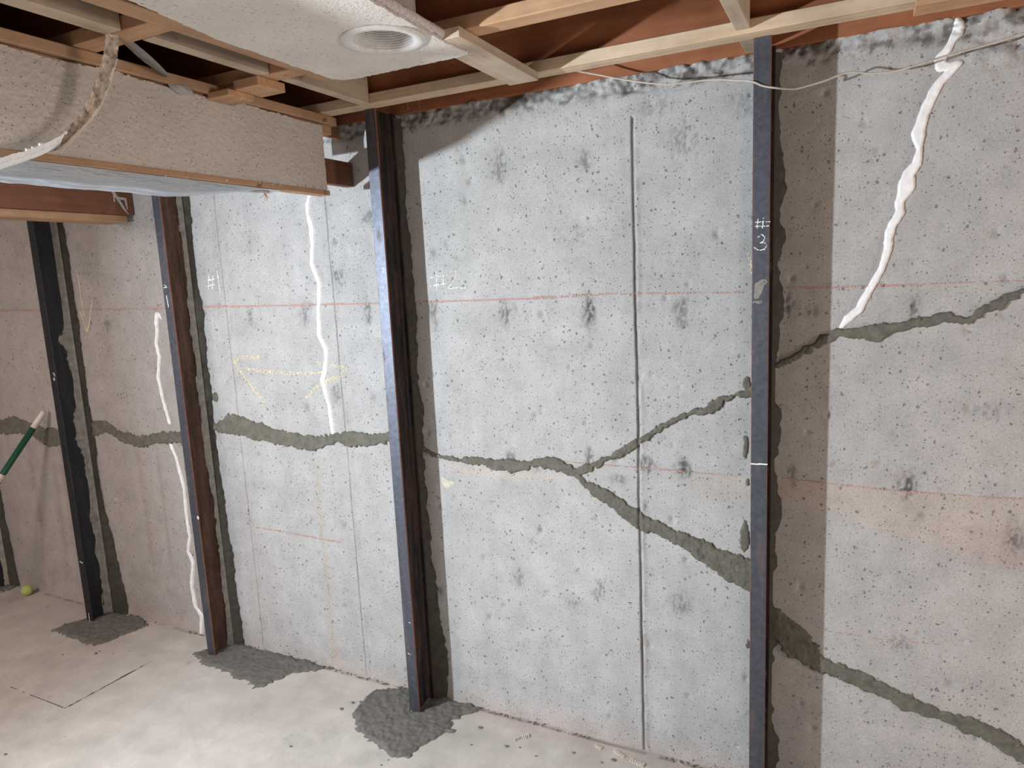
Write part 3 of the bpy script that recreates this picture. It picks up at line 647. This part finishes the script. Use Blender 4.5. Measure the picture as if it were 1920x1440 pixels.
block('wood_scrap', -1.782, -1.695, -.70, -.60, 2.352, 2.3715, WO_X, 'splintered plywood offcut on the top board of the soffit', 'wood scrap')
block('joist_end_plate', .115, .35, -.21, -.125, ZW - .014, ZW - .0005, WO_X, 'splintered board end under the joist at the top right', 'board')
# nails sticking out below the first joist
for px, py in ((700, 203), (758, 190), (780, 186)):
    p = atZ(px, py, ZW); bm = bmesh.new(); add_tube(bm, [(p[0], -.138, ZW + .001), (p[0] + .001, -.138, ZW - .022)], .0014, 6); add_tube(bm, [(p[0] + .001, -.138, ZW - .022), (p[0] + .001, -.138, ZW - .0235)], .004, 8)
    tag(obj('nail', bm, MNAIL), 'thin nail poking down from the nearest joist beside the shining post', 'nail', 'nails under the nearest joist')

# ------------------------------------------------------------------ left beam carrying the joists
root = empty('ceiling_beam', (-3.24, -1.5, 2.12)); tag(root, 'dropped brown beam at the left, running into the concrete wall', 'beam')
obj('beam_board', lumber(-3.29, -3.135, -4.0, .0 - .004, 2.152, ZW - .001, .003), WB_Y, root)
obj('bottom_plate', lumber(-3.285, -3.145, -4.0, -.035, 2.118, 2.151, .003), WO_Y, root)
tr = [[(*atX(x, y, -3.134)[1:], h) for x, y, h in st] for st in (((203, 348, .004), (212, 362, .007), (222, 376, .008), (232, 392, .006), (240, 402, .002)), ((212, 362, .004), (214, 378, .003)), ((222, 372, .005), (234, 374, .006), (238, 392, .003)))]
u = np.arange(-.45, 0, .003); v = np.arange(2.14, 2.36, .003); U, V = np.meshgrid(u, v, indexing='ij'); s_ = np.full(U.shape, 9.0)
for L in tr: s_ = np.minimum(s_, line_sdf(L)(U, V) + .002 * fbm(U * 90, V * 90, 707, 3))
tag(link('plaster_scrape', grid_mesh('plaster_scrape', np.stack([-3.1335 + 0 * U, U, V], -1), (s_ < 0)[:-1, :-1]), MDUST, root), 'pale torn plaster scrape')
# ------------------------------------------------------------------ SOFFIT (vertical textured drywall on a frame)
root = empty('soffit', (-1.83, -1.2, 2.115)); tag(root, 'textured drywall side of a half-demolished soffit at the upper left', 'soffit')
SXF = -1.790
v = np.arange(2.128, 2.379, .003); u = np.arange(-3.2, -.176, .004); U, V = np.meshgrid(u, v, indexing='ij')
top = 2.362 + .010 * fbm(U * 7, U * 0, 501, 3) + .004 * fbm(U * 60, U * 0, 503, 2)
keep = (V < top)[:-1, :-1]
hh = .0016 * fbm(U * 110, V * 110, 511, 2) + .001 * fbm(U * 200, V * 200, 513, 1)
o = link('drywall_face', grid_mesh('drywall_face', np.stack([SXF + hh, U, V], -1), keep), MPOP, root)
obj('drywall_core', lumber(SXF - .013, SXF - .003, -3.2, -.178, 2.128, 2.362, 0), MGYP, root)
obj('top_nailer', lumber(-1.850, -1.8045, -3.2, -.11, 2.340, ZW - .001, .002), WO_Y, root)
obj('top_board', lumber(-1.8040, -1.776, -3.2, -.11, 2.3700, ZW - .001, .002), WO_Y, root)
obj('bottom_board', lumber(-1.835, SXF + .004, -3.2, -.17, 2.110, 2.1275, .0015), WO_Y, root)
obj('wood_stub', lumber(-1.840, -1.804, -.20, -.004, 2.158, 2.250, .002), WB_Y, root)
obj('top_stub', lumber(-1.868, -1.852, -.20, -.004, 2.345, 2.385, .002), WO_Y, root)
obj('shadow_block', lumber(-1.985, -1.852, -.25, -.215, 2.235, 2.38, .002), WO_X, root)  # unseen block added inside the soffit to cast a shadow on the wall
for px in (425, 487, 512, 525, 560, 575, 590, 605, 350, 310):       # small nail heads/torn paper on the lower edge
    p = atX(px, 338 + (px - 425) * .075, SXF + .005); bm = bmesh.new(); bmesh.ops.create_icosphere(bm, subdivisions=1, radius=.0035, matrix=Matrix.Translation(p)); obj('torn_paper', bm, MGYP, root)
# plastic sheet stapled under the soffit, sagging away from the edge
u = np.arange(-3.0, -.40, .012); t = np.linspace(0, 1, 22); U, T = np.meshgrid(u, t, indexing='ij')
wid = .15 * sst(-.40, -.75, U) + .03
sag = .012 * np.sin(T * math.pi) * sst(-.4, -.9, U)
XX = -1.835 - wid * T; ZZ = 2.1085 - sag + .006 * fbm(U * 5, T * 9, 521, 3) * T - .004 * fbm(U * 30, T * 3, 523, 2) * T - .0005
# the free edge hangs down in front of the board, then the sheet runs back under the soffit
drop = .030 * sst(-.42, -.80, U) * (1 + .15 * fbm(U * 6, U * 0, 527, 3))
YS = np.minimum(ZZ, 2.1093)
k0 = sst(.0, .12, T); YS = YS - drop * np.sin(np.clip(T / .12, 0, 1) * math.pi / 2) * (1 - sst(.3, .9, T)); XX = np.where(T < .12, -1.790 - .01 * T / .12, XX)
link('plastic_sheet', grid_mesh('plastic_sheet', np.stack([XX, U, YS], -1), np.ones((len(u) - 1, 21), bool)), MPL, root)

# ------------------------------------------------------------------ ceiling panel with the recessed lamp
root = empty('ceiling_panel', (-1.2, -1.2, 2.373)); tag(root, 'torn rectangle of textured ceiling drywall holding the round lamp', 'ceiling panel')
CX, CY, ZP = -1.068, -.778, 2.372
pl = atZ(640, 152, ZP); pr = atZ(876, 106, ZP)
XL, XR, YB = -1.392, -.948, -.556
u = np.arange(XL - .02, XR + .03, .0035); v = np.concatenate([np.arange(-2.4, -1.3, .012), np.arange(-1.3, YB + .02, .0035)])
U, V = np.meshgrid(u, v, indexing='ij')
xl = XL + .004 * fbm(V * 12, V * 0, 531, 3) + .003 * fbm(V * 90, V * 0, 532, 2) + .04 * sst(-.95, -1.3, V)
xr = XR + .005 * fbm(V * 10, V * 0, 533, 3) + .004 * fbm(V * 90, V * 0, 534, 2)
yb = YB + .004 * fbm(U * 14, U * 0, 535, 3) + .004 * fbm(U * 110, U * 0, 536, 2) - .03 * sst(XL + .03, XL, U)
hole = np.hypot(U - CX, V - CY) < .092
ins = (U > xl) & (U < xr) & (V < yb) & ~hole; keep = ins[:-1, :-1]
hz = .0010 * fbm(U * 120, V * 120, 541, 2) - .006 * sst(.03, 0, xr - U) * .6
link('panel_face', grid_mesh('panel_face', np.stack([U, V, ZP + hz * -1 * .5], -1), keep), MPOPC, root)
link('paper_back', grid_mesh('paper_back', np.stack([U, V, ZP + .0135 + 0 * U], -1), keep), MGYP, root)
# broken gypsum edges
def edge_strip(P0, n=3):
    out = np.zeros((len(P0), n + 1, 3))
    for k in range(n + 1):
        q = P0.copy(); q[:, 2] += .0135 * k / n
        j = (.003 * fbm(P0[:, 0] * 80 + k, P0[:, 1] * 80, 551 + k, 2)) if 0 < k < n else 0
        q[:, 0] += j; q[:, 1] += j; out[:, k] = q
    return out
vv = np.arange(-2.4, YB - .004, .004)
xe = XR + .005 * fbm(vv * 10, vv * 0, 533, 3) + .004 * fbm(vv * 90, vv * 0, 534, 2)
E1 = edge_strip(np.stack([xe, vv, ZP + 0 * vv], -1)); link('broken_edge', grid_mesh('broken_edge', E1, np.ones((len(vv) - 1, 3), bool)), MGYP, root)
# crumbly lip of backing folded along the right edge
t = np.linspace(0, math.pi, 7); VV, TT = np.meshgrid(vv[vv > -1.6], t, indexing='ij'); xx = XR + .005 * fbm(VV * 10, VV * 0, 533, 3)
rr = .011 * (1 + .35 * fbm(VV * 40, TT * 2, 561, 3))
link('torn_lip', grid_mesh('torn_lip', np.stack([xx + .001 + rr * np.sin(TT) * .9, VV, ZP + .018 - rr * np.cos(TT)], -1), np.ones((TT.shape[0] - 1, 6), bool)), MGYP, root)
uu = np.arange(XL, XR, .004); ye = YB + .004 * fbm(uu * 14, uu * 0, 535, 3) + .004 * fbm(uu * 110, uu * 0, 536, 2) - .03 * sst(XL + .03, XL, uu)
E2 = edge_strip(np.stack([uu, ye, ZP + 0 * uu], -1)); link('broken_edge', grid_mesh('broken_edge', E2, np.ones((len(uu) - 1, 3), bool)), MGYP, root)
# recessed lamp
root = empty('recessed_lamp', (CX, CY, ZP)); tag(root, 'round white recessed ceiling lamp, switched off, in the torn panel', 'lamp')
bm = bmesh.new(); add_lathe(bm, [(.078, ZP - .001), (.082, ZP - .005), (.094, ZP - .006), (.106, ZP - .003), (.107, ZP - .0005), (.090, ZP + .001)], CX, CY, 72); obj('trim_ring', bm, MTRIM, root, True)
prof = []; n = 16
for k in range(n + 1):
    r = .078 - .022 * k / n; z = ZP - .001 + .085 * k / n; prof += [(r, z), (r - .003, z + .0018)]
bm = bmesh.new(); add_lathe(bm, prof, CX, CY, 72); obj('ribbed_baffle', bm, MTRIM, root)
bm = bmesh.new(); add_lathe(bm, [(.0005, ZP + .088), (.052, ZP + .088), (.053, ZP + .084)], CX, CY, 48); obj('lamp_socket_plate', bm, MTRIM, root)
bm = bmesh.new(); add_lathe(bm, [(.085, ZP + .016), (.085, ZP + .055)], CX, CY, 48); obj('housing_band', bm, MCAND, root, True)
bm = bmesh.new(); add_lathe(bm, [(.085, ZP + .055), (.085, ZP + .19), (.001, ZP + .19)], CX, CY, 48); obj('housing', bm, MCAN, root)

# ------------------------------------------------------------------ torn corner bead and hanging strips
def ribbon(path, width, wdir, thick=.002, jag=0.0, seed=0, fold=0.0):
    """strip with a V fold; wdir = width direction"""
    P_ = smooth_path(path, 8); n = len(P_); wd = Vector(wdir).normalized(); m = 7
    A = np.zeros((n, m, 3))
    for i, p in enumerate(P_):
        tng = (P_[min(i + 1, n - 1)] - P_[max(i - 1, 0)]).normalized(); nr = tng.cross(wd).normalized()
        ww = width * (1 + jag * (random.random() - .5)); 
        if hasattr(width, '__call__'): ww = width(i / (n - 1))
        for k in range(m):
            s = (k / (m - 1) - .5); q = p + wd * s * ww + nr * (abs(s) * 2 * fold * ww)
            A[i, k] = (q.x, q.y, q.z)
    return A
root = empty('corner_bead_strip', tuple(atX(150, 180, -1.70))); tag(root, 'torn drywall corner strip hanging from the joist in front of the soffit', 'trim strip')
pth = [tuple(atX(208, 62, -1.63)), tuple(atX(203, 105, -1.65)), tuple(atX(188, 155, -1.67)), tuple(atX(166, 205, -1.69)), tuple(atX(135, 245, -1.70)), tuple(atX(98, 285, -1.70))]
A = ribbon(pth, .034, (.25, .9, .25), jag=.35, seed=1, fold=.25)
link('torn_paper_strip', grid_mesh('torn_paper_strip', A, np.ones((A.shape[0] - 1, 6), bool)), MBEADD, root)
A2 = ribbon([tuple(np.array(p) + [.004, .017, -.003]) for p in pth[1:]], .010, (.25, .9, .25), jag=.3, fold=.1)
link('plaster_edge', grid_mesh('plaster_edge', A2, np.ones((A2.shape[0] - 1, 6), bool)), MPOPC, root)
pb = [tuple(atX(112, 272, -1.695)), tuple(atX(80, 290, -1.69)), tuple(atX(40, 305, -1.685)), tuple(atX(0, 318, -1.68)), tuple(atX(-30, 330, -1.68))]
A = ribbon(pb, .060, (.9, .45, .6), jag=.10, fold=.22)
link('metal_bead', grid_mesh('metal_bead', A, np.ones((A.shape[0] - 1, 6), bool)), MBEAD, root)
for k in range(9):                                   # punched slots in the metal
    i = 3 + k * 3
    if i + 1 < A.shape[0]:
        for kk in (1, 4):
            q = A[i, kk] * .6 + A[i + 1, kk + 1] * .4; bm = bmesh.new()
            bmesh.ops.create_icosphere(bm, subdivisions=1, radius=1, matrix=Matrix.Translation(Vector(q) + Vector((.001, -.001, 0))) @ Matrix.Rotation(.6, 4, 'X') @ Matrix.Diagonal((.0015, .0085, .0022, 1)))
            obj('slot', bm, MSEAL, root, True)
for k in range(14):                                  # plaster crumbs still stuck along the bead
    i = random.randrange(A.shape[0]); q = A[i, random.choice((0, 6))]; bm = bmesh.new()
    bmesh.ops.create_icosphere(bm, subdivisions=1, radius=random.uniform(.003, .006), matrix=Matrix.Translation(Vector(q))); obj('plaster_crumb', bm, MSEAL, root)
root = empty('hanging_foil_strip', tuple(atX(265, 115, -1.70))); tag(root, 'twisted grey strip slanting from the joist block down to the soffit top', 'trim strip')
pth = [tuple(atX(219, 68, -1.63)), tuple(atX(238, 82, -1.66)), tuple(atX(262, 102, -1.70)), tuple(atX(290, 124, -1.74)), tuple(atX(312, 142, -1.775))]
A = ribbon(pth, .034, (-.2, .25, 1), jag=.05, fold=.15)
for i in range(A.shape[0]):
    k = .25 + .75 * math.sin(math.pi * (i + 2) / (A.shape[0] + 3)); mid = A[i].mean(0); A[i] = mid + (A[i] - mid) * k
link('strip', grid_mesh('strip', A, np.ones((A.shape[0] - 1, 6), bool)), plain('grey_strip', (.42, .40, .37), .5, .3, bs_=.5), root)
def lump(name, center, size, material, seed, parent=None, sub=3):
    bm = bmesh.new(); bmesh.ops.create_icosphere(bm, subdivisions=sub, radius=1)
    co = np.array([v.co for v in bm.verts]); nn = fbm(co[:, 0] * 1.7 + seed, co[:, 1] * 1.7 + co[:, 2] * 1.3, 600 + seed, 3)
    for v_, k in zip(bm.verts, nn): v_.co = Vector([v_.co[j] * size[j] * (1 + .45 * k) + center[j] for j in range(3)])
    return obj(name, bm, material, parent, False)
pc = atX(340, 166, -1.782)
o = lump('crumpled_tape', tuple(pc), (.012, .040, .016), plain('grey_tape', (.44, .42, .41), .8, bs_=.8, scale=90), 7); tag(o, 'crumpled grey joint tape on the top edge of the soffit', 'tape')
# splinter hanging below the soffit
root = empty('hanging_splinter', tuple(atX(490, 364, -1.822))); tag(root, 'small wood splinter and torn fibres dangling under the soffit edge', 'splinter')
a = atX(468, 359, -1.822); b2 = atX(505, 359, -1.822); bm = bmesh.new(); add_tube(bm, [tuple(a), tuple((a + b2) / 2 + [0, 0, .003]), tuple(b2)], [.0008, .003, .002], 6); obj('splinter', bm, WO_Y, root)
for k in range(7):
    s = atX(496, 362, -1.822); e = atX(random.uniform(484, 506), random.uniform(368, 378), -1.822); m_ = (s + e) / 2 + np.array([.004, random.uniform(-.006, .006), 0])
    bm = bmesh.new(); add_tube(bm, [tuple(s), tuple(m_), tuple(e)], .0009, 5); obj('fibre', bm, WO_Y, root)
s = atX(490, 353, -1.822); e = atX(492, 361, -1.822); bm = bmesh.new(); add_tube(bm, [tuple(s), tuple(e)], .0006, 5); obj('thread', bm, MGYP, root)

# ------------------------------------------------------------------ loose cable along the top of the wall
cp = [(1040, 128, -.10), (1080, 133, -.10), (1120, 140, -.085), (1180, 151, -.075), (1250, 158, -.075), (1330, 150, -.085), (1385, 151, -.12), (1410, 153, -.149), (1430, 161, -.1495), (1455, 165, -.149), (1480, 167, -.12), (1500, 165, -.10), (1545, 152, -.075), (1590, 136, -.06), (1635, 138, -.05), (1680, 133, -.05), (1720, 122, -.05), (1770, 106, -.045), (1850, 84, -.04), (1920, 62, -.04), (2020, 30, -.04)]
pts = [tuple(atY(x, y, Y)) for x, y, Y in cp]
bm = bmesh.new(); add_tube(bm, smooth_path(pts, 6), .0028, 8); tag(obj('cable', bm, MCABLE, None, True), 'thin grey-white cable drooping across the top of the right post', 'cable')

# ------------------------------------------------------------------ green pole, ball, scraps
tip = atY(83, 771, -.03); far = atY(0, 897, -.23); d = far - tip; d = d / np.linalg.norm(d)
end = tip + d * ((tip[2] - .02) / -d[2])
root = empty('green_pole', tuple(end)); tag(root, 'green broom pole with a cream tip leaning on the wall at the far left', 'pole')
q = tip + d * .105
bm = bmesh.new(); add_tube(bm, [tuple(tip), tuple(tip + d * .008), tuple(q)], [.009, .014, .0165], 16); obj('pole_tip', bm, MTIP, root, True)
bm = bmesh.new(); add_tube(bm, [tuple(q), tuple(end)], .0165, 16); obj('pole_shaft', bm, MPOLE, root, True)
sp = tip + d * .40; bm = bmesh.new(); add_tube(bm, [tuple(sp), tuple(sp + d * .045)], .0169, 16); tag(obj('sticker', bm, plain('sticker', (.62, .50, .46), .6, scale=80, var=.5), root, True), 'pale oval sticker')
bx, by = F2(52, 1116)
root = empty('tennis_ball', (bx, by, 0)); tag(root, 'yellow-green ball on the floor at the far left', 'ball')
bm = bmesh.new(); bmesh.ops.create_uvsphere(bm, u_segments=32, v_segments=20, radius=.031, matrix=Matrix.Translation((bx, by, .0325))); obj('felt', bm, MBALL, root, True)
sm = []
for k in range(65):
    t = k / 64 * 2 * math.pi; a_ = .44; v_ = Vector((math.cos(t) + a_ * math.cos(3 * t) * .5, math.sin(t) - a_ * math.sin(3 * t) * .5, math.sin(2 * t) * .95)).normalized() * .0311
    sm.append(tuple(v_ + Vector((bx, by, .0325))))
bm = bmesh.new(); add_tube(bm, sm, .0009, 5, False); obj('seam', bm, MTIP, root, True)
# ribbed scraps of old adhesive on the slab
for i, (x, y, ln, ang, lab) in enumerate(((980, 1383, .050, .5, 'hooked ribbed scrap of old adhesive farthest from the right post'), (1123, 1402, .030, -.3, 'smallest ribbed scrap of old adhesive near the wall'),
     (1162, 1415, .050, -.45, 'long thin ribbed scrap of old adhesive near the wall'), (1196, 1432, .055, -.2, 'largest ribbed scrap of old adhesive at the bottom edge'))):
    px_, py_ = F2(x, y); bm = bmesh.new(); nseg = int(ln / .006); wd = .012 + .006 * (i in (0, 3))
    for k in range(nseg):
        t = (k / nseg - .5) * ln; ox = math.cos(ang) * t; oy = math.sin(ang) * t + (.25 * t * abs(t) / ln * 4 if i == 0 else 0)
        mt = Matrix.Translation((px_ + ox, py_ + oy, .003)) @ Matrix.Rotation(ang + random.uniform(-.1, .1), 4, 'Z')
        r_ = bmesh.ops.create_cube(bm, size=1, matrix=mt @ Matrix.Diagonal((.0035, wd * random.uniform(.8, 1.1), .006, 1)))
    add_box(bm, px_ - ln * .3, px_ + ln * .3, py_ - .003, py_ + .003, 0, .002)
    tag(obj('adhesive_scrap', bm, plain('old_adhesive', (.72, .66, .58), .8)), lab, 'scrap')
# crumbs of mortar and grit
spots = [(661, 1318), (676, 1316), (88, 1140), (545, 1400), (1150, 1426), (1128, 1430), (1075, 1412), (733, 1276), (757, 1283), (760, 1290), (640, 1330), (900, 1365), (10, 1415), (118, 1228), (180, 1226), (187, 1222), (212, 1226), (1005, 1418), (975, 1402), (715, 1435), (950, 1400), (884, 1397)]
for i, (x, y) in enumerate(spots):
    px_, py_ = F2(x, y); s = random.uniform(.003, .007)
    o = lump('mortar_crumb', (px_, min(py_, -.012), s * .4), (s * 1.5, s, s * .6), MCRUMB, 20 + i, None, 2)
    tag(o, 'small grey mortar crumb lying on the pale slab', 'crumb', 'mortar crumbs on the slab')
# grit along the foot of the wall: nobody could count it
bm = bmesh.new()
for k in range(420):
    x = random.uniform(-3.4, -.3); 
    if fbm(np.array([x * 4]), np.array([0.0]), 77, 2)[0] < -.25: continue
    s = random.uniform(.0015, .004); r_ = bmesh.ops.create_icosphere(bm, subdivisions=1, radius=s, matrix=Matrix.Translation((x, -random.uniform(.004, .020), s * .6)) @ Matrix.Rotation(random.random() * 3, 4, 'Z') @ Matrix.Diagonal((1.5, 1, .7, 1)))
tag(obj('grit', bm, MCRUMB), 'fine dark grit along the foot of the wall', 'grit', kind='stuff')
